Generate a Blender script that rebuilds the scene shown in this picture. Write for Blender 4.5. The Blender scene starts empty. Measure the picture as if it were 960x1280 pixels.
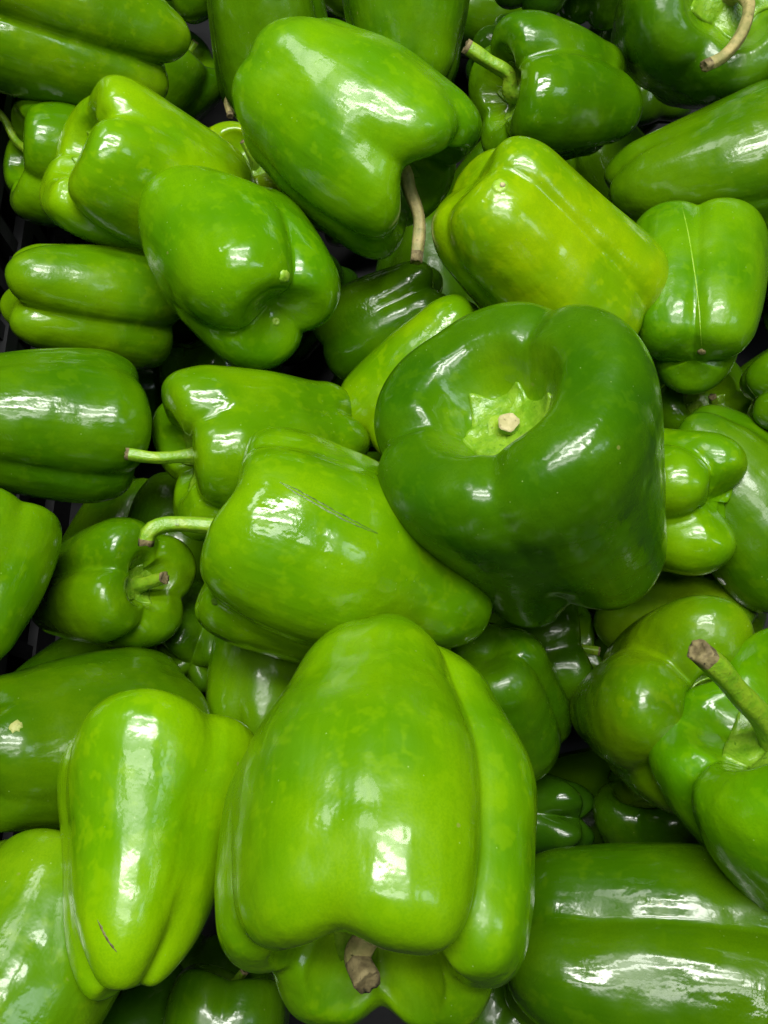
import bpy, math, random
import numpy as np
from mathutils import Vector, Matrix
from mathutils.bvhtree import BVHTree

# ------------------------------------------------------------------ camera
scene = bpy.context.scene
col = scene.collection
PITCH = math.radians(72.0)
FPX = 1078.0                       # focal length in pixels of a 960 wide picture
DIST = 0.40
FWD = Vector((0, math.cos(PITCH), -math.sin(PITCH)))
UP = Vector((0, math.sin(PITCH), math.cos(PITCH)))
RIGHT = Vector((1, 0, 0))
CAM = -FWD * DIST
cd = bpy.data.cameras.new('camera')
cd.sensor_fit = 'HORIZONTAL'
cd.angle_x = 2 * math.atan(480 / FPX)
cd.clip_start = 0.01
cd.clip_end = 50
cam = bpy.data.objects.new('camera', cd)
col.objects.link(cam)
cam.matrix_world = Matrix((
    (RIGHT.x, UP.x, -FWD.x, CAM.x), (RIGHT.y, UP.y, -FWD.y, CAM.y),
    (RIGHT.z, UP.z, -FWD.z, CAM.z), (0, 0, 0, 1)))
scene.camera = cam

# ------------------------------------------------------------------ light
world = bpy.data.worlds.new('World')
scene.world = world
world.use_nodes = True
bg = world.node_tree.nodes['Background']
bg.inputs[0].default_value = (0.85, 0.95, 1.0, 1)
bg.inputs[1].default_value = 0.015


def panel(name, loc, target, sx, sy, power, colr):
    ld = bpy.data.lights.new(name, 'AREA')
    ld.shape = 'RECTANGLE'
    ld.size = sx
    ld.size_y = sy
    ld.energy = power
    ld.color = colr
    o = bpy.data.objects.new(name, ld)
    col.objects.link(o)
    o.location = loc
    d = Vector(target) - Vector(loc)
    o.rotation_euler = d.to_track_quat('-Z', 'Y').to_euler()
    return o


for k, (py, pw) in enumerate(((-.16, 4.5), (.16, 15), (.48, 13.5))):
    panel('ceiling_tube_panel', (-.05 + .04 * k, py, 1.25), (-.05 + .04 * k, py, 0), 0.8, .13, pw, (1, .985, .94))
panel('ceiling_panel_back', (-0.75, 1.05, 1.45), (0, 0, 0), 0.6, 0.3, 6, (1, .98, .94))
panel('ceiling_panel_side', (1.05, -0.15, 1.35), (0, 0, 0), 0.25, 0.5, 2.5, (.80, .92, 1))

vs = scene.view_settings
vs.view_transform = 'Standard'
vs.look = 'None'
vs.exposure = 0.0
vs.gamma = 1.0
vs.use_curve_mapping = False
scene.cycles.max_bounces = 5
scene.cycles.diffuse_bounces = 2
scene.cycles.glossy_bounces = 3
scene.cycles.use_denoising = True


# ------------------------------------------------------------------ helpers
def ray(px, py):
    d = FWD * FPX + RIGHT * (px - 480) + UP * (640 - py)
    return d.normalized()


def on_plane(px, py, z):
    d = ray(px, py)
    return CAM + d * ((z - CAM.z) / d.z)


def at_depth(px, py, depth):
    d = FWD * FPX + RIGHT * (px - 480) + UP * (640 - py)
    return CAM + d * (depth / FPX)


def depth_of(p):
    return (p - CAM).dot(FWD)


def project(V):
    D = V - np.array(CAM)
    zz = D @ np.array(FWD)
    return 480 + FPX * (D @ np.array(RIGHT)) / zz, 640 - FPX * (D @ np.array(UP)) / zz


def view_basis(p):
    w = (CAM - p).normalized()
    r = RIGHT - w * RIGHT.dot(w)
    r.normalize()
    u = w.cross(r)
    return r, u, w


def mesh_obj(name, verts, faces, mat, parent=None, smooth=True):
    me = bpy.data.meshes.new(name)
    me.from_pydata([tuple(v) for v in verts], [], faces)
    me.materials.append(mat)
    if smooth:
        me.polygons.foreach_set('use_smooth', [True] * len(me.polygons))
    me.update()
    o = bpy.data.objects.new(name, me)
    col.objects.link(o)
    if parent:
        o.parent = parent
    return o


def smooth(a, b, x):
    t = np.clip((x - a) / (b - a), 0, 1)
    return t * t * (3 - 2 * t)


def catmull(P, n):
    P = np.array(P, float)
    Q = np.vstack([2 * P[0] - P[1], P, 2 * P[-1] - P[-2]])
    out = []
    for i in range(1, len(Q) - 2):
        p0, p1, p2, p3 = Q[i - 1], Q[i], Q[i + 1], Q[i + 2]
        t = np.linspace(0, 1, n, endpoint=False)[:, None]
        out.append(.5 * (2 * p1 + (p2 - p0) * t + (2 * p0 - 5 * p1 + 4 * p2 - p3) * t ** 2 + (3 * p1 - p0 - 3 * p2 + p3) * t ** 3))
    out.append(P[-1:])
    return np.vstack(out)


def resample(P, n):
    d = np.r_[0, np.cumsum(np.linalg.norm(np.diff(P, axis=0), axis=1))]
    s = np.linspace(0, d[-1], n)
    return np.stack([np.interp(s, d, P[:, k]) for k in range(P.shape[1])], 1)


# ------------------------------------------------------------------ materials
def nt_new(name):
    m = bpy.data.materials.new(name)
    m.use_nodes = True
    nt = m.node_tree
    return m, nt, nt.nodes['Principled BSDF'], lambda t: nt.nodes.new(t), nt.links.new


def noise(N, Lk, vec, scale, detail=3, rough=.55, dim='3D'):
    n = N('ShaderNodeTexNoise')
    n.noise_dimensions = dim
    n.inputs['Scale'].default_value = scale
    n.inputs['Detail'].default_value = detail
    n.inputs['Roughness'].default_value = rough
    if vec is not None:
        Lk(vec, n.inputs['Vector'])
    return n


def ramp(N, Lk, val, a, b, lo=0.0, hi=1.0):
    n = N('ShaderNodeMapRange')
    n.interpolation_type = 'SMOOTHSTEP'
    n.inputs['From Min'].default_value = a
    n.inputs['From Max'].default_value = b
    n.inputs['To Min'].default_value = lo
    n.inputs['To Max'].default_value = hi
    Lk(val, n.inputs['Value'])
    return n.outputs['Result']


def mixc(N, Lk, fac, a, b, mode='MIX'):
    n = N('ShaderNodeMix')
    n.data_type = 'RGBA'
    n.blend_type = mode
    if isinstance(fac, (int, float)):
        n.inputs[0].default_value = fac
    else:
        Lk(fac, n.inputs[0])
    for sock, v in ((n.inputs[6], a), (n.inputs[7], b)):
        if isinstance(v, tuple):
            sock.default_value = v
        else:
            Lk(v, sock)
    return n.outputs[2]


def math_(N, Lk, op, a, b=None):
    n = N('ShaderNodeMath')
    n.operation = op
    for i, v in enumerate((a, b)):
        if v is None:
            continue
        if isinstance(v, (int, float)):
            n.inputs[i].default_value = v
        else:
            Lk(v, n.inputs[i])
    return n.outputs[0]


def skin_material():
    m, nt, bs, N, Lk = nt_new('pepper_skin')
    tc = N('ShaderNodeTexCoord')
    oi = N('ShaderNodeObjectInfo')
    off = N('ShaderNodeVectorMath')
    off.operation = 'ADD'
    sc = N('ShaderNodeVectorMath')
    sc.operation = 'SCALE'
    Lk(oi.outputs['Location'], sc.inputs[0])
    sc.inputs['Scale'].default_value = 7.3
    Lk(tc.outputs['Object'], off.inputs[0])
    Lk(sc.outputs[0], off.inputs[1])
    P = off.outputs[0]
    # lengthwise streaks: squash the noise along the pepper's axis
    mp = N('ShaderNodeMapping')
    mp.inputs['Scale'].default_value = (1, 1, .13)
    Lk(P, mp.inputs['Vector'])
    streak = noise(N, Lk, mp.outputs[0], 120, 2, .6)
    streak2 = noise(N, Lk, mp.outputs[0], 420, 1, .5)
    blotch = noise(N, Lk, P, 28, 1.5, .5)
    fine = noise(N, Lk, P, 900, 0, .6)
    at = N('ShaderNodeAttribute')
    at.attribute_name = 'hollow'
    rn0 = noise(N, Lk, P, 150, 2, .6)
    base = mixc(N, Lk, math_(N, Lk, 'MULTIPLY', at.outputs['Fac'], .6), oi.outputs['Color'], (.115, .270, .001, 1))
    dark = mixc(N, Lk, 1.0, base, (.68, .78, .6, 1), 'MULTIPLY')
    lite = mixc(N, Lk, 1.0, base, (1.34, 1.12, .9, 1), 'MULTIPLY')
    c = mixc(N, Lk, ramp(N, Lk, blotch.outputs[0], .35, .66), dark, lite)
    c = mixc(N, Lk, ramp(N, Lk, streak.outputs[0], .35, .7, 0, .20), c, dark)
    c = mixc(N, Lk, ramp(N, Lk, streak2.outputs[0], .56, .72, 0, .18), c, lite)
    grain = noise(N, Lk, P, 1500, 1, .6)
    c = mixc(N, Lk, ramp(N, Lk, grain.outputs[0], .3, .7, 0, .30), c, dark)
    c = mixc(N, Lk, ramp(N, Lk, rn0.outputs[0], .52, .66, 0, .45), c, lite)
    # pale pin-prick specks
    vor = N('ShaderNodeTexVoronoi')
    vor.inputs['Scale'].default_value = 260
    Lk(P, vor.inputs['Vector'])
    spk = ramp(N, Lk, vor.outputs['Distance'], .045, .085, 1, 0)
    gate = noise(N, Lk, P, 60, 1)
    spk = math_(N, Lk, 'MULTIPLY', spk, ramp(N, Lk, gate.outputs[0], .53, .56))
    c = mixc(N, Lk, math_(N, Lk, 'MULTIPLY', spk, .3), c, (.42, .55, .18, 1))
    # little corky freckles
    v2 = N('ShaderNodeTexVoronoi')
    v2.inputs['Scale'].default_value = 75
    Lk(P, v2.inputs['Vector'])
    dd = math_(N, Lk, 'ADD', v2.outputs['Distance'], math_(N, Lk, 'MULTIPLY', fine.outputs[0], .06))
    fk = math_(N, Lk, 'MULTIPLY', ramp(N, Lk, dd, .07, .10, 1, 0), ramp(N, Lk, gate.outputs[0], .60, .63))
    c = mixc(N, Lk, math_(N, Lk, 'MULTIPLY', fk, .55), c, (.20, .22, .05, 1))
    Lk(c, bs.inputs['Base Color'])
    # waxy gloss that breaks up
    rn = noise(N, Lk, P, 70, 2, .65)
    rsum = N('ShaderNodeMath')
    rsum.operation = 'ADD'
    Lk(ramp(N, Lk, rn.outputs[0], .3, .75, .10, .27), rsum.inputs[0])
    Lk(math_(N, Lk, 'MULTIPLY', oi.outputs['Random'], .10), rsum.inputs[1])
    Lk(rsum.outputs[0], bs.inputs['Roughness'])
    bs.inputs['IOR'].default_value = 1.45
    bs.inputs['Specular IOR Level'].default_value = .42
    bs.inputs['Coat Weight'].default_value = .2
    bs.inputs['Coat Roughness'].default_value = .08
    bs.inputs['Subsurface Weight'].default_value = 0
    bs.inputs['Subsurface Radius'].default_value = (.5, 1.0, .1)
    bs.inputs['Subsurface Scale'].default_value = .004
    # relief: broad facets, waxy ripple, wrinkled patches
    r1 = noise(N, Lk, P, 70, 1, .5)
    r2 = noise(N, Lk, mp.outputs[0], 260, 1, .55)
    mw = N('ShaderNodeMapping')
    mw.inputs['Scale'].default_value = (.8, .8, 1.15)
    Lk(P, mw.inputs['Vector'])
    wr = noise(N, Lk, mw.outputs[0], 400, 2, .55)
    wg = noise(N, Lk, P, 24, 1)
    wmask = ramp(N, Lk, wg.outputs[0], .52, .68)
    wm = math_(N, Lk, 'MULTIPLY', wmask, wr.outputs[0])
    wm = math_(N, Lk, 'MULTIPLY', wm, oi.outputs['Alpha'])
    h = math_(N, Lk, 'MULTIPLY', r1.outputs[0], .9)
    h = math_(N, Lk, 'ADD', h, math_(N, Lk, 'MULTIPLY', r2.outputs[0], .16))
    r3 = noise(N, Lk, P, 230, 1, .5)
    h = math_(N, Lk, 'ADD', h, math_(N, Lk, 'MULTIPLY', r3.outputs[0], .08))
    h = math_(N, Lk, 'ADD', h, math_(N, Lk, 'MULTIPLY', wm, .20))
    h = math_(N, Lk, 'ADD', h, math_(N, Lk, 'MULTIPLY', fine.outputs[0], .022))
    dn = math_(N, Lk, 'MULTIPLY', ramp(N, Lk, v2.outputs['Distance'], .02, .34, 1, 0), ramp(N, Lk, blotch.outputs[0], .48, .6))
    h = math_(N, Lk, 'SUBTRACT', h, math_(N, Lk, 'MULTIPLY', dn, .10))
    bp = N('ShaderNodeBump')
    bp.inputs['Strength'].default_value = 1
    bp.inputs['Distance'].default_value = .0012
    Lk(h, bp.inputs['Height'])
    Lk(bp.outputs[0], bs.inputs['Normal'])
    Lk(bp.outputs[0], bs.inputs['Coat Normal'])
    return m


def stem_material(name, c1, c2, c3, rough=.5):
    m, nt, bs, N, Lk = nt_new(name)
    tc = N('ShaderNodeTexCoord')
    P = tc.outputs['Object']
    a = noise(N, Lk, P, 160, 4, .6)
    b = noise(N, Lk, P, 520, 3, .65)
    c = mixc(N, Lk, ramp(N, Lk, a.outputs[0], .35, .65), c1, c2)
    c = mixc(N, Lk, ramp(N, Lk, b.outputs[0], .58, .74), c, c3)
    Lk(c, bs.inputs['Base Color'])
    bs.inputs['Roughness'].default_value = rough
    bp = N('ShaderNodeBump')
    bp.inputs['Strength'].default_value = .8
    bp.inputs['Distance'].default_value = .0005
    Lk(math_(N, Lk, 'ADD', a.outputs[0], b.outputs[0]), bp.inputs['Height'])
    Lk(bp.outputs[0], bs.inputs['Normal'])
    return m


SKIN = skin_material()
STEM = stem_material('stem_green', (.13, .29, .008, 1), (.21, .35, .014, 1), (.10, .15, .012, 1), .36)
STEM_DRY = stem_material('stem_dry', (.20, .20, .06, 1), (.34, .29, .11, 1), (.10, .08, .03, 1), .6)
CALYX = stem_material('calyx_green', (.10, .24, .006, 1), (.17, .32, .015, 1), (.07, .18, .006, 1), .25)
CUT = stem_material('stem_cut', (.075, .058, .02, 1), (.24, .20, .085, 1), (.02, .016, .006, 1), .8)
CUTPALE = stem_material('stem_cut_pale', (.34, .32, .14, 1), (.46, .42, .22, 1), (.14, .11, .04, 1), .8)
SCAR = stem_material('scar_tissue', (.040, .100, .004, 1), (.07, .14, .008, 1), (.02, .04, .005, 1), .4)
SCARPALE = stem_material('scar_pale', (.22, .30, .05, 1), (.34, .36, .11, 1), (.09, .09, .02, 1), .6)
SEAMPALE = stem_material('seam_pale', (.17, .36, .012, 1), (.26, .42, .04, 1), (.12, .30, .01, 1), .3)
BRUISE = stem_material('bruise_brown', (.06, .06, .010, 1), (.12, .12, .03, 1), (.02, .02, .005, 1), .6)
SPECK = stem_material('white_speck', (.6, .62, .55, 1), (.72, .72, .66, 1), (.4, .42, .36, 1), .7)


def plastic_material():
    m, nt, bs, N, Lk = nt_new('black_plastic')
    tc = N('ShaderNodeTexCoord')
    n = noise(N, Lk, tc.outputs['Object'], 90, 4)
    Lk(mixc(N, Lk, n.outputs[0], (.006, .007, .008, 1), (.016, .017, .018, 1)), bs.inputs['Base Color'])
    bs.inputs['Roughness'].default_value = .55
    bs.inputs['Specular IOR Level'].default_value = .25
    return m


PLASTIC = plastic_material()


# ------------------------------------------------------------------ the pepper
class Shape:
    """A lobed bell pepper in its own axes: stem along +z, mid radius about 1."""

    def __init__(s, ratio, lobes, seed, taper=.82, cav=.5, cavd=.42, dm=.26, de=.42, gt=.10, gb=.16, bd=.16,
                 bend=(0, 0), belly=0.0, shr=1.0, rough=1.0, sharp=44, round_=0.0, cuts=(), rims=(), dents=()):
        s.h = 2 * ratio
        rs = np.random.RandomState(seed)
        s.lobes = []
        for l in lobes:
            l = tuple(l) if isinstance(l, (tuple, list)) else (l,)
            l = l + (1.0, 0.0, 0.0, 1.0)[len(l) - 1:]
            s.lobes.append(l)
        s.cuts, s.rims, s.dents = cuts, rims, dents
        s.dm, s.de, s.gt, s.gb, s.bend, s.sharp = dm, de, gt, gb, bend, sharp
        h, cr, cdp, tb = s.h, cav, cavd, taper
        mid = 1 + (tb - 1) * .4 + belly
        q = round_
        mx = lambda a, c: a + (c - a) * q
        P = [(0, h - cdp), (.1, h - cdp - .005), (cr * .7, h - cdp * .93), (cr * .97, h - cdp * .6), (cr + .07, h - cdp * .25),
             (cr * .6 + .32 * shr, h - .015), (.79 * shr, h - .01), (.92 * shr, h - .11), (.985 * shr, h - .3), (.5 + .5 * shr, h - .55), (mid, .48 * h), (mx(tb, .84), .24 * h + .02),
             (mx(tb * .93, .69), .13 * h), (mx(tb * .76, .45), .035 * h), (mx(tb * .54, .27), 0), (mx(tb * .27, .12), bd * .45 * (1 - q)), (.05, bd * (1 - q)), (0, bd * (1 - q))]
        s.prof = resample(catmull(P, 24), 500)
        s.k = rs.normal(0, 1, (10, 3)) * np.array([1.3, 1.3, .9]) * 1.3
        s.ph = rs.uniform(0, 6.28, 10)
        s.am = rs.uniform(.4, 1, 10) * .014 * rough

    def cross(s, th, d, eb=0):
        rs_ = []
        for a, w, b, t, we in s.lobes:
            D = th - math.radians(a)
            rho = 1 - d
            r = d * np.cos(D) + np.sqrt(np.maximum(rho ** 2 - (d * np.sin(D)) ** 2, 1e-4))
            rs_.append(r * w * (1 + (we - 1) * eb))
        R = np.stack(rs_, 0)
        m = R.max(0)
        E = np.exp(s.sharp * (R - m))
        return m + np.log(E.sum(0)) / s.sharp, E / E.sum(0)

    def surf(s, th, u):
        """th: angles, u: 0 (stem centre) .. 1 (blossom centre); arrays of one shape."""
        x = u * (len(s.prof) - 1)
        r = np.interp(x, np.arange(len(s.prof)), s.prof[:, 0])
        z = np.interp(x, np.arange(len(s.prof)), s.prof[:, 1])
        h = s.h
        e = np.maximum(smooth(.62 * h, h, z), smooth(.42 * h, 0, z))
        d = s.dm + (s.de - s.dm) * e
        C, W = s.cross(th, d, smooth(.75 * h, .12 * h, z))
        Ce, We = s.cross(th, np.full_like(d, s.de))
        g = np.clip((1 - Ce) / .22, -.3, 1.3)
        bl = smooth(0, .4, r)
        rr = r * (1 + (C - 1) * bl)
        top = sum(We[i] * s.lobes[i][3] for i in range(len(s.lobes))) - s.gt * g
        bot = sum(We[i] * s.lobes[i][2] for i in range(len(s.lobes))) - s.gb * g
        for a, dep, wd, z0, z1 in s.cuts:      # creases running along the body between two heights
            D = np.abs((th - math.radians(a) + math.pi) % (2 * math.pi) - math.pi)
            f = z / h
            rr = rr * (1 - dep * np.exp(-(D / math.radians(wd)) ** 1.25) * smooth(z0 - .12, z0 + .12, f) * smooth(z1 + .12, z1 - .12, f) * bl)
        for a, dep, wd in s.rims:              # dips of the shoulder rim
            D = (th - math.radians(a) + math.pi) % (2 * math.pi) - math.pi
            top = top - dep * np.exp(-(D / math.radians(wd)) ** 2)
        z2 = z + top * smooth(.45 * h, h, z) * smooth(0, .6, r) - bot * smooth(.55 * h, 0, z) * smooth(0, .5, r)
        X = rr * np.cos(th)
        Y = rr * np.sin(th)
        q = (z / h - .5)
        X = X + s.bend[0] * (q * q * 2 - .2)
        Y = Y + s.bend[1] * (q * q * 2 - .2)
        V = np.stack([X, Y, z2 - h / 2], -1)
        for a, zf, rad, dep in s.dents:        # hollows (or swellings) in the side
            c = np.array([math.cos(math.radians(a)), math.sin(math.radians(a)), (zf - .5) * h])
            q2 = ((V - c) ** 2).sum(-1) / rad ** 2
            k = 1 - dep * np.exp(-q2)
            V[..., 0] *= k
            V[..., 1] *= k
        n = np.zeros(V.shape[:-1])
        for i in range(10):
            n += s.am[i] * np.sin(V @ s.k[i] + s.ph[i])
        f = 1 + n
        V[..., 0] *= f
        V[..., 1] *= f
        V[..., 2] += n * .6
        return V

    def mesh(s, nu, nv):
        th = np.linspace(0, 2 * math.pi, nu, endpoint=False)
        u = np.linspace(0, 1, nv)[1:-1]
        T, U = np.meshgrid(th, u)
        V = s.surf(T, U)
        a = s.surf(np.zeros(1), np.zeros(1))
        b = s.surf(np.zeros(1), np.ones(1))
        V = np.vstack([a, V.reshape(-1, 3), b])
        F = []
        m = nv - 2
        for i in range(nu):
            F.append((0, 1 + i, 1 + (i + 1) % nu))
        for j in range(m - 1):
            o0 = 1 + j * nu
            o1 = o0 + nu
            for i in range(nu):
                k = (i + 1) % nu
                F.append((o0 + i, o1 + i, o1 + k, o0 + k))
        o = 1 + (m - 1) * nu
        e = len(V) - 1
        for i in range(nu):
            F.append((o + i, e, o + (i + 1) % nu))
        return V, F


def tube(path, radii, nseg, ribs=0, ribd=0.0, seed=0, flat_end=True):
    P = [Vector(p) for p in path]
    V, F = [], []
    t0 = (P[1] - P[0]).normalized()
    ref = t0.orthogonal().normalized()
    for i, p in enumerate(P):
        t = (P[min(i + 1, len(P) - 1)] - P[max(i - 1, 0)]).normalized()
        ref = (ref - t * ref.dot(t)).normalized()
        b = t.cross(ref)
        for k in range(nseg):
            a = 2 * math.pi * k / nseg
            r = radii[i] * (1 + ribd * math.cos(ribs * a + seed) + .4 * ribd * math.cos((ribs - 2) * a + i * .3 + seed))
            V.append(p + ref * (r * math.cos(a)) + b * (r * math.sin(a)))
    n = len(P)
    for i in range(n - 1):
        for k in range(nseg):
            k2 = (k + 1) % nseg
            F.append((i * nseg + k, i * nseg + k2, (i + 1) * nseg + k2, (i + 1) * nseg + k))
    return V, F, ref, t


PEP = {}
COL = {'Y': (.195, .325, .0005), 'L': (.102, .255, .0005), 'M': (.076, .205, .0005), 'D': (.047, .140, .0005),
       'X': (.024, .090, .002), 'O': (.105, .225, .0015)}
LOB4 = [(40,), (130,), (220,), (310,)]


def pepper(key, box, z, axis, ratio, lobes, colr, label, stem=None, wrinkle=.5, res=(132, 96), stub=None, stem_r=.075,
           tint=(1, 1, 1), calyx_r=.36, dry=False, tip=None, **kw):
    seed = sum(ord(c) * (i + 3) for i, c in enumerate(key))
    sh = Shape(ratio, lobes, seed, **kw)
    V, F = sh.mesh(*res)
    sub = V[::5]
    a = Vector(axis).normalized()
    cx, cy = (box[0] + box[2]) / 2, (box[1] + box[3]) / 2
    tw, th_ = box[2] - box[0], box[3] - box[1]
    px, py, s = cx, cy, .04
    for it in range(7):
        p = on_plane(px, py, z)
        r, u, w = view_basis(p)
        A = (r * a.x + u * a.y + w * a.z).normalized()
        e1 = (w - A * w.dot(A))
        e1 = e1.normalized() if e1.length > .02 else u
        e2 = A.cross(e1)
        M = np.array([e1, e2, A]).T
        W = np.array(p) + s * (sub @ M.T)
        X, Y = project(W)
        bw, bh = X.max() - X.min(), Y.max() - Y.min()
        s *= math.sqrt((tw * th_) / (bw * bh))
        px += cx - (X.max() + X.min()) / 2
        py += cy - (Y.max() + Y.min()) / 2
    print('FIT %-4s D=%.3f L=%.3f  w %+d h %+d  z %.3f' % (key, 2 * s, 2 * s * ratio, bw - tw, bh - th_, z))
    root = bpy.data.objects.new('bell_pepper', None)
    col.objects.link(root)
    root.empty_display_size = .02
    R4 = Matrix(((e1.x, e2.x, A.x, p.x), (e1.y, e2.y, A.y, p.y), (e1.z, e2.z, A.z, p.z), (0, 0, 0, 1)))
    root.matrix_world = R4
    root['label'] = label
    root['category'] = 'pepper'
    root['group'] = 'green bell peppers heaped in the crate'
    inv = R4.inverted()
    body = mesh_obj('body', V * s, F, SKIN, root)
    hol = np.r_[1.0, np.repeat(smooth(.21, .12, np.linspace(0, 1, res[1])[1:-1]), res[0]), 0.0]
    body.data.attributes.new('hollow', 'FLOAT', 'POINT').data.foreach_set('value', hol.astype(np.float32))
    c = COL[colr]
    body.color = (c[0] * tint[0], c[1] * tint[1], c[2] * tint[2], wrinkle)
    rnd = random.Random(seed)
    # calyx: a crinkled star lying in the cavity
    nu, nr = 110, 11
    nl = rnd.choice((5, 6))
    cv, cf = [], []
    ph = rnd.uniform(0, 6)
    ulim = calyx_r * .36
    th = np.linspace(0, 2 * math.pi, nu, endpoint=False)
    star = .70 + .30 * (1 - np.abs(np.sin(nl * th / 2 + ph))) ** 1.2 + .05 * np.sin(3 * th + ph * 2)
    rows = []
    for j in range(nr):
        q = j / (nr - 1)
        uu = q * ulim * star
        S0 = sh.surf(th, uu)
        lift = .022 * (1 - q ** 4) + .004 + (.005 * np.sin(7 * th + q * 14 + ph) + .004 * np.sin(13 * th - 17 * q) + .004 * np.sin(q * 26 + 5 * th)) * q
        S0[:, 2] += lift
        S0[:, :2] *= 1 - .05 * q
        rows.append(S0)
    edge = sh.surf(th, ulim * star)
    edge[:, 2] -= .02
    rows.append(edge)
    cv = np.vstack(rows) * s
    for j in range(len(rows) - 1):
        for i in range(nu):
            k = (i + 1) % nu
            cf.append((j * nu + i, (j + 1) * nu + i, (j + 1) * nu + k, j * nu + k))
    mesh_obj('calyx', cv, cf, CALYX, root)
    # stem
    c0 = sh.surf(np.zeros(1), np.zeros(1))[0] * s
    base = Vector(c0)
    dz = depth_of(R4 @ base)
    if stub is not None:
        pts = [base - Vector((0, 0, .02 * s)), base + Vector((.03, .02, stub * .5)) * s, base + Vector((.05, .03, stub)) * s]
    elif stem:
        pts = [base - Vector((0, 0, .03 * s)), base + Vector((0, 0, .14 * s))]
        for (x, y, t) in stem:
            pts.append(inv @ at_depth(x, y, dz - t))
    else:
        b1, b2 = rnd.uniform(-.18, .18), rnd.uniform(-.18, .18)
        pts = [base - Vector((0, 0, .03 * s)), base + Vector((0, 0, .2)) * s, base + Vector((b1, b2, .46)) * s]
    path = resample(catmull([tuple(q) for q in pts], 12), 22)
    n = len(path)
    rad = []
    for i in range(n):
        q = i / (n - 1)
        rad.append(stem_r * s * (1 + .9 * math.exp(-q * 9) - .12 * math.sin(q * 3.1) - .10 * smooth(.75, 1, np.array(q)) + .03 * math.sin(q * 17 + seed)))
    tv, tf, ref, tt = tube(path, rad, 20, 5, .07, seed)
    cut_from = int(n * (tip if tip else .93))
    sv = tv[:20 * (cut_from + 1)]
    sf = [f for f in tf if max(f) < len(sv)]
    st = mesh_obj('stem', sv, sf, STEM_DRY if dry else STEM, root)
    # cut end: the last piece of the tube with a ragged, sunken face
    ev = [Vector(v) for v in tv[20 * cut_from:]]
    ef = []
    m = len(ev) // 20
    for i in range(m - 1):
        for k in range(20):
            k2 = (k + 1) % 20
            ef.append((i * 20 + k, i * 20 + k2, (i + 1) * 20 + k2, (i + 1) * 20 + k))
    cen = sum(ev[-20:], Vector()) / 20
    T = Vector(tt)
    rr = rad[-1]
    lip = []
    for k in range(20):
        ev[-20 + k] = ev[-20 + k] + T * rr * rnd.uniform(-.12, .15)
        lip.append(cen + (ev[-20 + k] - cen) * .62 - T * rr * rnd.uniform(-.02, .12))
    o0 = len(ev) - 20
    o1 = len(ev)
    ev += lip
    ev.append(cen - T * rr * .3)
    for k in range(20):
        k2 = (k + 1) % 20
        ef.append((o0 + k, o0 + k2, o1 + k2, o1 + k))
        ef.append((o1 + k, o1 + k2, len(ev) - 1))
    mesh_obj('cut_end', ev, ef, CUTPALE if stub is not None else CUT, st)
    PEP[key] = dict(root=root, V=V * s, F=F, inv=inv, M=R4, s=s, p=p)
    return root


# ------------------------------------------------------------------ the setting: a black crate
def box_v(x0, x1, y0, y1, z0, z1):
    V = [(x, y, z) for x in (x0, x1) for y in (y0, y1) for z in (z0, z1)]
    F = [(0, 1, 3, 2), (4, 6, 7, 5), (0, 4, 5, 1), (2, 3, 7, 6), (0, 2, 6, 4), (1, 5, 7, 3)]
    return V, F


FLOOR_Z = -.20
fl = mesh_obj('display_shelf', *box_v(-.9, .9, -.7, 1.0, FLOOR_Z - .04, FLOOR_Z - .012), PLASTIC, None, False)
fl['kind'] = 'structure'
crate = bpy.data.objects.new('plastic_crate', None)
col.objects.link(crate)
CX0 = -.222
crate.location = (CX0, 0, FLOOR_Z)
crate['label'] = 'black slotted plastic crate holding the peppers, seen at the left edge'
crate['category'] = 'crate'
bv, bf = box_v(0, .62, -.34, .50, -.008, 0)
mesh_obj('base', bv, bf, PLASTIC, crate, False)


mesh_obj('rail', *box_v(-.006, 0, -.34, .50, 0, .03), PLASTIC, crate, False)
mesh_obj('rail', *box_v(-.010, .003, -.34, .50, .235, .26), PLASTIC, crate, False)
for z0 in (.07, .115, .16, .20):
    mesh_obj('rail', *box_v(-.006, .0, -.34, .50, z0, z0 + .014), PLASTIC, crate, False)
bar_me = None
for i in range(29):
    y = -.335 + i * .029
    if bar_me is None:
        b = mesh_obj('bar', *box_v(-.0085, -.002, 0, .010, .028, .237), PLASTIC, crate, False)
        bar_me = b.data
    else:
        b = bpy.data.objects.new('bar', bar_me)
        col.objects.link(b)
        b.parent = crate
    b.location = (0, y, 0)
mesh_obj('outer_wall', *box_v(-.016, -.0125, -.34, .50, 0, .25), PLASTIC, crate, False)

# ------------------------------------------------------------------ the peppers
# pepper(key, outline box in the picture, height of its middle, stem direction (right, up, towards the viewer), length/width, lobes, colour, label)
P = pepper

# --- uppermost layer
P('hero', (470, 375, 832, 787), .052, (-.32, .60, .72), 1.02,
  [(297, 1.0, .12, .0, 1.05), (342, .955, -.08, .0, .96), (28, 1.0, .06, .03, 1.08), (92, 1.02, .0, .04), (165, 1.0, .0, .04), (215, 1.0, 0, .05)], 'D',
  'dark green pepper with its hollow stem cavity open to the viewer, near the middle', stub=.10, stem_r=.08,
  cav=.40, cavd=.38, taper=.82, belly=-.01, shr=1.05, dm=.18, de=.29, gb=.36, gt=.09, wrinkle=.5, calyx_r=.31, res=(190, 140), tint=(.72, .84, 1),
  cuts=[(256, .03, 5, .2, .9), (60, .025, 7, .15, .95), (342, .09, 9, -.1, .34), (342, .025, 6, .6, 1.1), (128, .03, 5, .7, 1.1), (256, .04, 5, .7, 1.1)], rims=[(342, .05, 8), (256, .06, 8), (128, .04, 8)])
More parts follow.
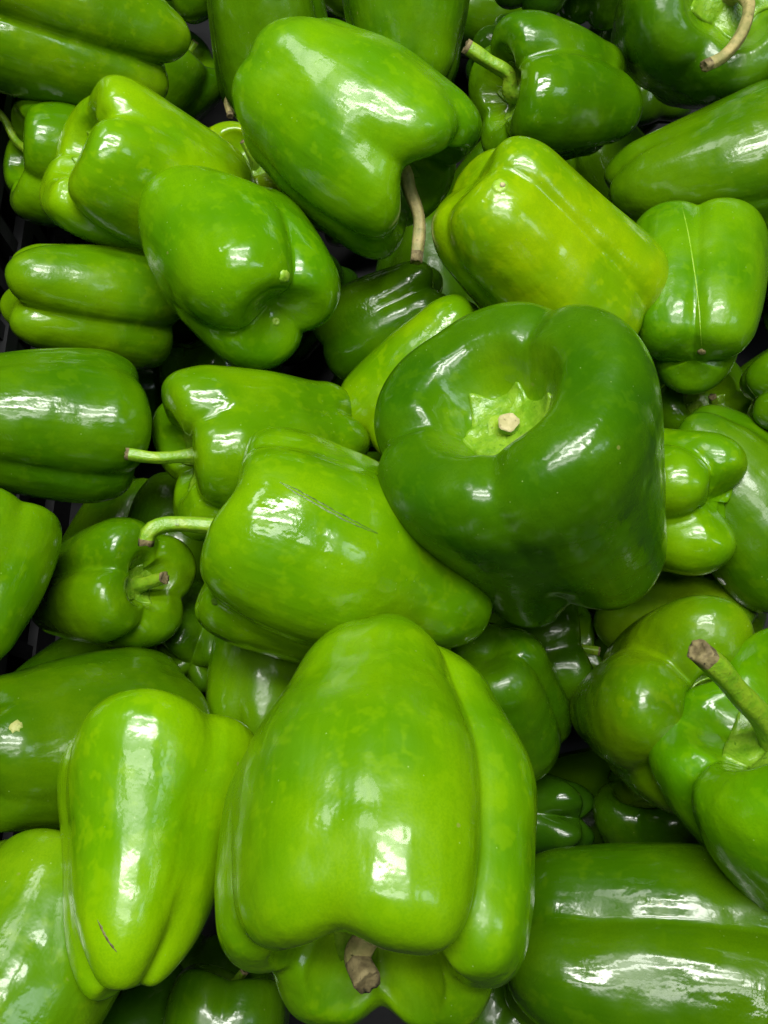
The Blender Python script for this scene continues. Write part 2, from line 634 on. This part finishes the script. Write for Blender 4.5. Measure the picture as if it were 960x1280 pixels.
P('big', (262, 775, 678, 1285), .085, (-.04, -.91, .42), 1.05,
  [(32, 1.01, .10, .0), (348, 1.03, .12, .02), (100, .96, .0, -.03), (160, 1.0, -.1, .10), (220, 1.0, -.1, .12), (284, .98, .06, .06, 1.16)], 'L',
  'largest bright green pepper at bottom centre, stem end down with a brown cut stem', stem=[(447, 1195, .004), (460, 1228, .012)],
  taper=.58, belly=.13, shr=.97, cav=.46, cavd=.4, dm=.30, de=.34, res=(190, 140), stem_r=.085, dry=True, tip=.7, wrinkle=.3, round_=.62,
  cuts=[(190, .10, 10, .6, 1.1), (130, .08, 10, .6, 1.1), (252, .10, 10, .6, 1.1), (316, .15, 8, -.1, 1.05), (12, .015, 12, .6, 1.1), (68, .03, 8, .7, 1.1)], rims=[(190, .10, 12), (130, .10, 12), (252, .10, 12), (12, .07, 14), (316, .12, 9), (68, .06, 9)], rough=1.4)
P('slit', (247, 530, 612, 838), .035, (-.90, .34, .16), 1.10,
  [(8, 1.05, .08, .02), (84, .95, 0, .04), (165, .95, 0, 0), (268, .94, 0, -.03)], 'L',
  'bright green pepper with a long dark slit scar and a green stem pointing left', stem=[(262, 657, .0), (212, 655, .003), (187, 664, .006), (182, 682, .006)],
  taper=.64, belly=.10, cav=.42, cavd=.35, dm=.24, de=.34, round_=.35, cuts=[(316, .035, 7, .2, 1.1), (52, .03, 8, .6, 1.1)], rims=[(20, .08, 16), (316, .06, 9)], res=(180, 130), tip=.92, stem_r=.072, rough=1.5)
P('top', (295, 15, 597, 330), .040, (.76, -.52, .30), 1.10,
  [(24, 1.03, .05, .0), (88, .98, 0, .03), (180, 1.0), (262, .98, 0, .08), (332, 1.03, .05, .0)], 'L',
  'bright green pepper at top centre with a dried stem hanging from its lower end', stem=[(512, 238, .0), (524, 275, .002), (520, 328, .004)],
  taper=.88, belly=.04, cav=.46, cavd=.5, dm=.22, de=.36, gt=.2, dry=True, tip=.9, tint=(.92, 1, 1), res=(170, 130),
  cuts=[(56, .05, 6, -.1, 1.0), (358, .05, 14, .75, 1.1)], rims=[(358, .22, 30)])
P('yellow', (537, 172, 842, 470), .030, (.66, -.66, -.35), 1.25,
  [(15, 1.03), (100, .98), (190, 1.0), (288, 1.0)], 'Y',
  'yellow-green pepper with a round pale blossom scar, behind the open dark pepper', tint=(.84, .98, 1), taper=.86, bd=.08, gb=.08, dm=.32, de=.36, cuts=[(325, .06, 6, -.1, 1.0)], belly=-.02, rough=1.6)
P('longleft', (80, 846, 318, 1266), .055, (.06, .92, -.26), 1.2,
  [(345, 1.05, .08, 0, .98), (68, 1.04, -.04, 0, .86), (165, .9, .0, 0), (240, 1.0, .16, 0, .9)], 'Y',
  'yellow-green pepper with a brown scratch on its pointed lower lobe, left of the largest pepper', taper=.44, belly=.06, shr=1.08, gb=.16, round_=.7, de=.38, dm=.26, cuts=[(22, .02, 8, -.1, .6)], tint=(.66, .95, 1), rough=1.8)
P('stemright', (822, 765, 1260, 1260), .045, (-.36, .60, .71), 1.15,
  [(325, 1.05, 0, .04), (50, 1.0), (140, 1.0), (240, 1.0, 0, .02)], 'L',
  'green pepper at right edge with a thick brown-tipped stem rising towards the viewer', stem=[(925, 868, .014), (900, 838, .022), (872, 812, .028)],
  cav=.42, cavd=.35, taper=.8, tip=.9, stem_r=.085, tint=(.85, 1, 1), dm=.26, de=.40, cuts=[(282, .08, 7, .4, 1.1), (8, .08, 7, .4, 1.1)], rims=[(282, .08, 8)])
P('blossom', (178, 200, 420, 470), .028, (-.33, .50, -.80), .98,
  [(342, 1.03, .05, 0), (112, .98, .0, 0), (230, 1.02, .0, 0)], 'L',
  'green pepper showing its three-lobed blossom end, beside the yellow-green pepper at upper left', taper=.88, gb=.10, tint=(.8, .92, 1), bd=.26, de=.34, dm=.14,
  rough=1.8, cuts=[(52, .06, 8, -.1, .42), (170, .08, 9, -.1, .25), (285, .06, 8, -.1, .42)])
P('calyx', (50, 92, 320, 350), .010, (-.78, .42, .30), 1.10,
  [(350, 1.05), (80, .95), (165, .95), (262, 1.0, 0, .05)], 'Y',
  'yellow-green pepper at upper left whose torn calyx faces left, stem gone', stub=.05, taper=.95, dm=.2, de=.32, shr=1.0, cav=.38, cavd=.35, tint=(.66, .92, 1), gt=.08, cuts=[(38, .05, 8, .6, 1.1), (305, .06, 8, .5, 1.1)], rims=[(38, .1, 9), (305, .12, 9)])

# --- the left side
P('leftstem', (15, 98, 185, 298), -.022, (-.92, .22, .25), 1.0,
  [(20, 1.0), (110, .95, 0, .06), (200, 1), (290, 1.0, 0, .0)], 'M',
  'green pepper at the crate wall with a thin stem pointing up and left', stem=[(20, 176, .0), (6, 150, .0), (-14, 128, .0)], stem_r=.065)
P('twolobe', (10, 297, 225, 470), -.012, (.92, -.12, -.25), 1.15,
  [(332, 1.05, .05, 0), (60, .97, .0, 0), (155, 1), (245, .92)], 'M',
  'green pepper at left with two stacked lobes, above the wrinkled dark pepper', tint=(1.15, 1.05, 1), gb=.22, dm=.34, de=.44, taper=.85, cuts=[(16, .06, 7, -.1, 1.1)])
P('wrinkle', (-95, 432, 186, 632), .016, (.90, -.10, -.10), 1.22,
  [(352, 1.04), (80, 1), (175, 1), (262, .98)], 'D',
  'dark green pepper at the left edge with wrinkled skin and a long highlight', wrinkle=1.8, rough=1.8, cuts=[(40, .05, 10, .3, 1.1)], dents=[(335, .7, .3, .05)], cav=.5, dm=.24, de=.32, tint=(1.1, 1.1, 1), taper=.8)
P('stemleft', (182, 462, 470, 672), .004, (-.84, -.10, .34), 1.12,
  [(350, 1.0, 0, -.03), (68, .98, 0, .05), (160, 1), (265, 1.0, 0, .03)], 'M',
  'green pepper below the blossom-end pepper with a slim pale stem pointing left', stem=[(195, 572, .008), (157, 567, .010)], tint=(1.15, 1.08, 1),
  de=.46, dm=.3, cavd=.3, cav=.4, taper=.75)
P('crook', (52, 632, 230, 826), -.012, (.58, .10, .80), 1.1,
  [(20, 1.0), (110, .95), (200, 1.0), (285, 1.0)], 'D',
  'dark green pepper at left with a short crooked stem curling down to the right', stem=[(206, 722, .008)], cav=.36, cavd=.36, tint=(1.5, 1.3, 1), de=.45, dm=.3, cuts=[(335, .1, 8, .3, 1.1), (65, .1, 8, .3, 1.1), (242, .1, 8, .3, 1.1)], stem_r=.10, calyx_r=.28)
P('edgeleft', (-130, 605, 78, 842), .040, (.25, .85, -.3), 1.15,
  [(340, 1.0), (50, 1.0), (140, 1), (240, 1)], 'M',
  'smooth bright green pepper cut off by the left edge, halfway down', de=.42, dm=.28, rough=1.6)
P('scarleft', (-60, 795, 250, 1055), .012, (.88, .12, -.40), 1.15,
  [(350, 1.0), (85, 1), (180, 1), (270, 1)], 'D',
  'dark green pepper at lower left with a small rough tan scar', wrinkle=1.0, dm=.12, de=.3, taper=.8, tint=(1.05, .95, 1), rough=1.8)
P('olive', (-140, 1030, 185, 1420), .045, (.35, .85, -.25), 1.15,
  [(330, 1.0), (60, 1), (150, 1), (240, 1)], 'O',
  'olive green pepper in the bottom left corner with a diagonal highlight', wrinkle=1.3, dm=.14, de=.3, tint=(.95, 1.05, 1), rough=1.8)
P('scarsmall', (196, 722, 320, 870), -.055, (.2, .5, -.85), 1.0, LOB4, 'D',
  'small dark pepper end with a pale round scar, below the slit pepper', taper=.8, gb=.3)
P('striped', (245, 765, 420, 935), -.02, (.2, .9, -.3), 1.1, [(20,), (110,), (200,), (290,)], 'M',
  'green pepper with upright stripes wedged beneath the slit pepper', dm=.14)
P('shade', (150, 590, 300, 770), -.075, (.3, .8, -.4), 1.05, LOB4, 'D',
  'shaded green pepper behind the two left-pointing stems')

# --- the top row
P('cornerleft', (-90, -105, 262, 124), .024, (-.90, .30, .05), 1.15,
  [(310, .98, .0, 0), (30, 1.0, .08, 0), (130, 1), (220, 1)], 'M',
  'large green pepper lying in the top left corner', tint=(1.15, 1.0, 1), dm=.3, de=.44, gb=.25, cuts=[(350, .08, 8, -.1, 1.1)], rough=1.6)
P('topdark', (248, -120, 430, 152), -.012, (.1, -.9, -.1), 1.35, [(345, 1), (40, .95), (130, 1), (230, 1)], 'D',
  'dark ribbed pepper at the top between the corner pepper and the top centre pepper', stem=[(290, 120, .004), (288, 146, .012)], dry=True, dm=.36, de=.45, stem_r=.06)
P('topmid', (408, -150, 606, 108), -.004, (.0, .9, -.2), 1.3, [(335, 1), (40, .97), (130, 1), (240, 1)], 'M',
  'green pepper cut off by the top edge above the top centre pepper', tint=(.85, .92, 1), dm=.22, wrinkle=.9)
P('topstem', (590, 8, 800, 216), .004, (-.74, .08, .50), .98,
  [(350, 1.08), (85, .95, 0, .05), (175, .95), (265, .95)], 'D',
  'green pepper at the top with a short green stem pointing up and left', stem=[(635, 92, .008), (608, 75, .012), (582, 57, .016)], tint=(1.1, 1.1, 1), cav=.42, cavd=.38,
  de=.44, dm=.3, stem_r=.10, cuts=[(40, .1, 8, .2, 1.1), (305, .1, 8, .2, 1.1)], taper=.8)
P('cornerright', (766, -150, 1040, 140), .010, (.30, .22, .90), 1.1, [(340, 1.03), (70, 1), (160, 1), (250, 1)], 'D',
  'dark green pepper in the top right corner with a dry curved stem hanging down', stem=[(936, 6, .012), (928, 40, .022), (905, 70, .026), (880, 83, .028)], dry=True, stem_r=.06, cav=.45, cavd=.3)
P('rightlong', (746, 104, 1030, 305), .000, (.93, .20, -.1), 1.2, [(350, 1.0), (80, 1), (170, 1), (265, 1)], 'D',
  'long glossy green pepper lying across the right edge below the top corner', tint=(1.2, 1.1, 1), dm=.22, taper=.72, round_=.4, cuts=[(20, .04, 6, .1, 1.0)], de=.34, rough=2.2)
P('seam', (784, 244, 960, 496), .010, (-.04, .72, -.69), 1.2,
  [(312, 1.0, -.05, 0), (50, 1.0, -.05, 0), (180, 1.0, .05, 0)], 'L',
  'green pepper at right with a pale seam running down to its blossom scar', tint=(.8, .9, 1), gb=.10, bd=.08, de=.36, dm=.26, taper=.88, cuts=[(1, .07, 7, -.1, 1.0), (115, .1, 7, -.1, .4), (246, .1, 7, -.1, .4)])
P('edgeright', (938, 385, 1130, 560), .012, (.8, .2, -.2), 1.1, LOB4, 'D', 'dark pepper of which only a sliver shows at the right edge')
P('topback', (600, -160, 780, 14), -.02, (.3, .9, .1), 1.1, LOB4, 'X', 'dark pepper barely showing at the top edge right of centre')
P('gapleft', (240, 150, 400, 300), -.03, (-.2, .6, .7), 1.0, LOB4, 'Y', 'pale green pepper glimpsed between the three upper left peppers')

P('backa', (175, -170, 345, 26), -.06, (.6, .7, -.1), 1.1, LOB4, 'D', 'dark pepper at the top edge behind the ribbed dark pepper')
P('backb', (335, -160, 480, 24), -.06, (-.6, .7, .1), 1.1, LOB4, 'D', 'dark pepper at the top edge behind the top centre pepper')
P('backc', (690, -150, 835, 34), -.05, (.1, .8, .3), 1.1, LOB4, 'D', 'dark pepper at the top edge between the short-stemmed and corner peppers')

# --- the right side
P('backlobe', (420, 368, 640, 590), -.004, (-.62, -.72, -.1), 1.2, [(330, 1), (60, .98), (150, 1), (240, 1)], 'L',
  'light green pepper tucked behind the open dark pepper on its left', tint=(1.15, 1.05, 1), de=.42, dm=.3)
P('glint', (385, 326, 570, 480), -.035, (-.7, -.4, -.2), 1.2, [(330,), (60,), (150,), (240,)], 'D',
  'dark shiny pepper in the gap left of the yellow-green pepper', wrinkle=1.2, dm=.34)
P('threelobe', (730, 522, 924, 730), .0, (-.74, .12, -.55), 1.05,
  [(20, .95, 0, 0), (100, .95, .1, 0), (265, 1.05, .05, 0)], 'L',
  'bright green pepper whose three blossom lobes stick out right of the open dark pepper', gb=.22, bd=.3, de=.44, dm=.3, taper=1.0, cuts=[(60, .1, 9, -.1, .8), (320, .14, 9, -.1, .8)])
P('rightslope', (815, 498, 1060, 775), -.012, (.58, -.74, -.1), 1.5, [(335, 1), (50, 1), (140, 1), (240, 1)], 'D',
  'long dark green pepper slanting down to the right edge, with a white speck', tint=(1.15, 1.1, 1), dm=.25, taper=.9, rough=2.0)
P('strip', (740, 705, 960, 880), -.06, (.8, -.3, .2), 1.1, LOB4, 'O', 'olive pepper showing as a strip below the three-lobed end')
P('underseam', (800, 440, 960, 600), -.055, (.3, .3, .7), 1.05, LOB4, 'D', 'dark pepper in the gap under the seamed pepper')
P('roundlobe', (718, 738, 1010, 1032), .002, (.45, .02, .88), 1.05,
  [(355, 1.03, 0, .05), (80, 1.0), (175, 1), (268, 1.05, 0, .03)], 'L',
  'olive green pepper with fat rounded lobes behind the thick-stemmed pepper', tint=(.95, .85, 1), cav=.3, cavd=.42, de=.48, dm=.28, gt=.25, stub=.1, cuts=[(310, .07, 9, .2, 1.1), (40, .06, 9, .2, 1.1)])
P('darkround', (545, 785, 722, 975), -.02, (.15, -.6, -.75), 1.1, [(350, 1.0), (75, .95), (165, 1), (265, 1)], 'D',
  'dark rounded pepper just right of the largest pepper', dm=.16, de=.3, gb=.08, taper=.85, cuts=[(300, .12, 7, -.1, 1.1)])
P('bottomright', (632, 1050, 1030, 1360), .028, (.95, -.10, -.15), 1.22, [(298, 1.0), (18, 1.0), (140, 1), (230, 1)], 'D',
  'big dark green pepper lying across the bottom right corner', wrinkle=.8, dm=.30, de=.4, taper=.9, cuts=[(338, .10, 10, .2, 1.1)], rough=2.6, bend=(-.12, .0), dents=[(318, .75, .35, .07), (10, .45, .3, .06), (25, .8, .25, -.05), (350, .2, .3, .05), (330, .25, .4, .12)], tint=(.85, .82, 1))
P('deepright', (716, 965, 930, 1120), -.065, (-.1, .7, .6), 1.1, [(20,), (110,), (200,), (290,)], 'D',
  'dark pepper deep in the gap above the bottom right pepper', stub=.2)
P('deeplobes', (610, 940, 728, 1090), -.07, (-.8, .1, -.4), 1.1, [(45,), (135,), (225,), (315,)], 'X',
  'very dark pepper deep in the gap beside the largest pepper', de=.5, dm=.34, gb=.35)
P('bottomdark', (180, 1225, 380, 1420), -.02, (.1, .9, .1), 1.1, LOB4, 'D', 'dark pepper in shadow at the bottom edge left of centre')
P('bottomback', (520, 1215, 720, 1400), -.02, (.5, .8, .1), 1.1, LOB4, 'D', 'dark pepper in shadow at the bottom edge right of centre')
P('underhero', (560, 740, 760, 900), -.07, (.8, .2, .2), 1.1, LOB4, 'D', 'dark pepper in the shadow directly under the open dark pepper')

P('gapright', (900, 40, 1080, 225), -.05, (.4, .6, -.5), 1.05, LOB4, 'D', 'dark pepper in the gap under the top right corner pepper')
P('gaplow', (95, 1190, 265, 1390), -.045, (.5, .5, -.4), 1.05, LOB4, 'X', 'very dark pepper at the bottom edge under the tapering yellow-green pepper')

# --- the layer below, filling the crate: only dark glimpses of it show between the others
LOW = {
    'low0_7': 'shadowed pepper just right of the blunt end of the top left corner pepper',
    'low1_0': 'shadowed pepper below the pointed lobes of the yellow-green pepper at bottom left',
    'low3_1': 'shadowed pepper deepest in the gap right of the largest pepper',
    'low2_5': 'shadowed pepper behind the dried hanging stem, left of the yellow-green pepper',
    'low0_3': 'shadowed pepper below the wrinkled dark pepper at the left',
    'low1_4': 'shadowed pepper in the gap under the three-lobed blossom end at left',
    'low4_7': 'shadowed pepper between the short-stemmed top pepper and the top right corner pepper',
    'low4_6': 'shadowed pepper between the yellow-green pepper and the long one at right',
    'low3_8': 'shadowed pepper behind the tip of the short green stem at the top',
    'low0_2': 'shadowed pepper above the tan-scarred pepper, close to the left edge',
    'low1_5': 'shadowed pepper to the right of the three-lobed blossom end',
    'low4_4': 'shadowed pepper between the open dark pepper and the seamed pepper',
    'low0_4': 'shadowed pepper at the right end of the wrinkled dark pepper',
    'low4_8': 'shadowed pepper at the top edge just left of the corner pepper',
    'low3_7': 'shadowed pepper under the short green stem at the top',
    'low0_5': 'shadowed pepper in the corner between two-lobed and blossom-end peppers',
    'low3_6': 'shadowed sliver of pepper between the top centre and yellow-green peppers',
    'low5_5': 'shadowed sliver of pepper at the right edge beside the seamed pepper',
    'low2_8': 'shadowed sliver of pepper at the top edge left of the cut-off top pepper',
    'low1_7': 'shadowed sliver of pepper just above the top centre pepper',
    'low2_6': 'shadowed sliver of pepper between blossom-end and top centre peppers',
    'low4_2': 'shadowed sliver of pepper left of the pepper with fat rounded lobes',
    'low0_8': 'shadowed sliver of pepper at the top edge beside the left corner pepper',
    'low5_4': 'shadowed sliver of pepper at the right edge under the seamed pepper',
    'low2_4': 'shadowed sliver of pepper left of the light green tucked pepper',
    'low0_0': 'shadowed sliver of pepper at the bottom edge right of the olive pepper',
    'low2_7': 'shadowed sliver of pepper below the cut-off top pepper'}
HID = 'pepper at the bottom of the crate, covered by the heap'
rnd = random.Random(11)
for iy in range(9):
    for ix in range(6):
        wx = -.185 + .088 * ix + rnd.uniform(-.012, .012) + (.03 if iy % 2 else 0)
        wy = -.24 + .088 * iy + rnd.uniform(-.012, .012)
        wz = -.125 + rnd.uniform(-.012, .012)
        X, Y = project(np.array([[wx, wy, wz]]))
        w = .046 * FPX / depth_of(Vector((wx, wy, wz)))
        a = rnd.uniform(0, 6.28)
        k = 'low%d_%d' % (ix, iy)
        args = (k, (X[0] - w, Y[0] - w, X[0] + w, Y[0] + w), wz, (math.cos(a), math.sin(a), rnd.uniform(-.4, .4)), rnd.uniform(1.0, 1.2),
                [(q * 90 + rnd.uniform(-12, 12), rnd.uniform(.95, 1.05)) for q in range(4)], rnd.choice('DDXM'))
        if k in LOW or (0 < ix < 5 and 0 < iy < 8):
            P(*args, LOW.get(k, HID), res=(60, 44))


# ------------------------------------------------------------------ marks on the skins, built as thin raised pieces that hug the surface
def hit(key, px, py):
    d = PEP[key]
    if 'bvh' not in d:
        d['bvh'] = BVHTree.FromPolygons([tuple(v) for v in d['V']], d['F'])
    o = d['inv'] @ CAM
    v = (d['inv'].to_3x3() @ ray(px, py)).normalized()
    loc, n, i, dist = d['bvh'].ray_cast(o, v)
    if loc is None:
        print('NO HIT', key, px, py)
    return loc, n


def snap(key, q):
    loc, n, i, dist = PEP[key]['bvh'].find_nearest(q)
    return loc, n


def px_size(key):
    return depth_of(PEP[key]['p']) / FPX


def seam(name, key, pts, wpx, mat, lip=.0003, mid=.00005, n=26, wob=.25):
    rs = np.random.RandomState(len(pts) * 7 + int(pts[0][0]))
    path = resample(catmull(pts, 10), n)
    u = px_size(key)
    C = []
    for x, y in path:
        loc, nn = hit(key, x, y)
        if loc is not None:
            C.append((loc, nn))
    V, F = [], []
    m = len(C)
    for i, (c, nn) in enumerate(C):
        t = (C[min(i + 1, m - 1)][0] - C[max(i - 1, 0)][0]).normalized()
        b = nn.cross(t).normalized()
        q = i / (m - 1)
        w = wpx * u * .5 * (min(1, 5 * q + .12) * min(1, 4 * (1 - q) + .1)) * (1 + rs.uniform(-wob, wob))
        for k, (f, hgt) in enumerate(((-1, -.0002), (-.6, lip), (0, mid), (.6, lip), (1, -.0002))):
            s, n2 = snap(key, c + b * (w * f))
            V.append(s + n2 * (hgt * (1 + rs.uniform(-wob, wob))))
    for i in range(m - 1):
        for k in range(4):
            F.append((i * 5 + k, i * 5 + k + 1, i * 5 + 6 + k, i * 5 + 5 + k))
    return mesh_obj(name, V, F, mat, PEP[key]['root'])


def button(name, key, px, py, rpx, mat, height=.0006, ex=1.0, ang=0.0, ragged=.12, dish=0.0):
    rs = np.random.RandomState(int(px * 3 + py))
    c, nn = hit(key, px, py)
    u = px_size(key)
    e1 = nn.orthogonal().normalized()
    e2 = nn.cross(e1)
    V, F = [c + nn * height * (1 - dish)], []
    NS = 20
    rag = 1 + rs.uniform(-ragged, ragged, NS)
    prof = ((.35, 1 - dish * .6), (.65, .9), (.88, .55), (1.05, -.35))
    for r, hh in prof:
        for k in range(NS):
            a = 2 * math.pi * k / NS + ang
            d = e1 * math.cos(a) * ex + e2 * math.sin(a)
            s, n2 = snap(key, c + d * (rpx * u * r * rag[k]))
            V.append(s + n2 * height * hh * (1 + rs.uniform(-ragged, ragged)))
    for k in range(NS):
        F.append((0, 1 + k, 1 + (k + 1) % NS))
    for j in range(len(prof) - 1):
        for k in range(NS):
            k2 = (k + 1) % NS
            F.append((1 + j * NS + k, 1 + (j + 1) * NS + k, 1 + (j + 1) * NS + k2, 1 + j * NS + k2))
    return mesh_obj(name, V, F, mat, PEP[key]['root'])


seam('scar', 'slit', [(350, 603), (385, 622), (428, 646), (472, 667)], 7, SCAR, lip=.0003, mid=-.0003)
button('spot', 'slit', 268, 752, 5, SCAR, .0004)
button('blossom_scar', 'yellow', 625, 232, 10, SEAMPALE, .0009, dish=.3)
button('spot', 'yellow', 628, 233, 3.5, CUTPALE, .0018)
button('nub', 'blossom', 356, 346, 8, SEAMPALE, .0010)
button('blossom_scar', 'blossom', 345, 402, 5, SEAMPALE, .0008, dish=.6)
seam('seam', 'seam', [(852, 256), (862, 300), (872, 370), (877, 432)], 2.0, SEAMPALE, lip=.0001, mid=.00015)
button('blossom_scar', 'seam', 877, 440, 5, CUT, .0006)
button('scar', 'scarleft', 20, 908, 8, SCARPALE, .0005, ragged=.22, ex=.8)
seam('scratch', 'longleft', [(122, 1150), (134, 1174), (146, 1190)], 3, BRUISE, lip=.0002, mid=.0001, wob=.5)
button('white_speck', 'rightslope', 902, 727, 5, SPECK, .0006, ex=1.5)
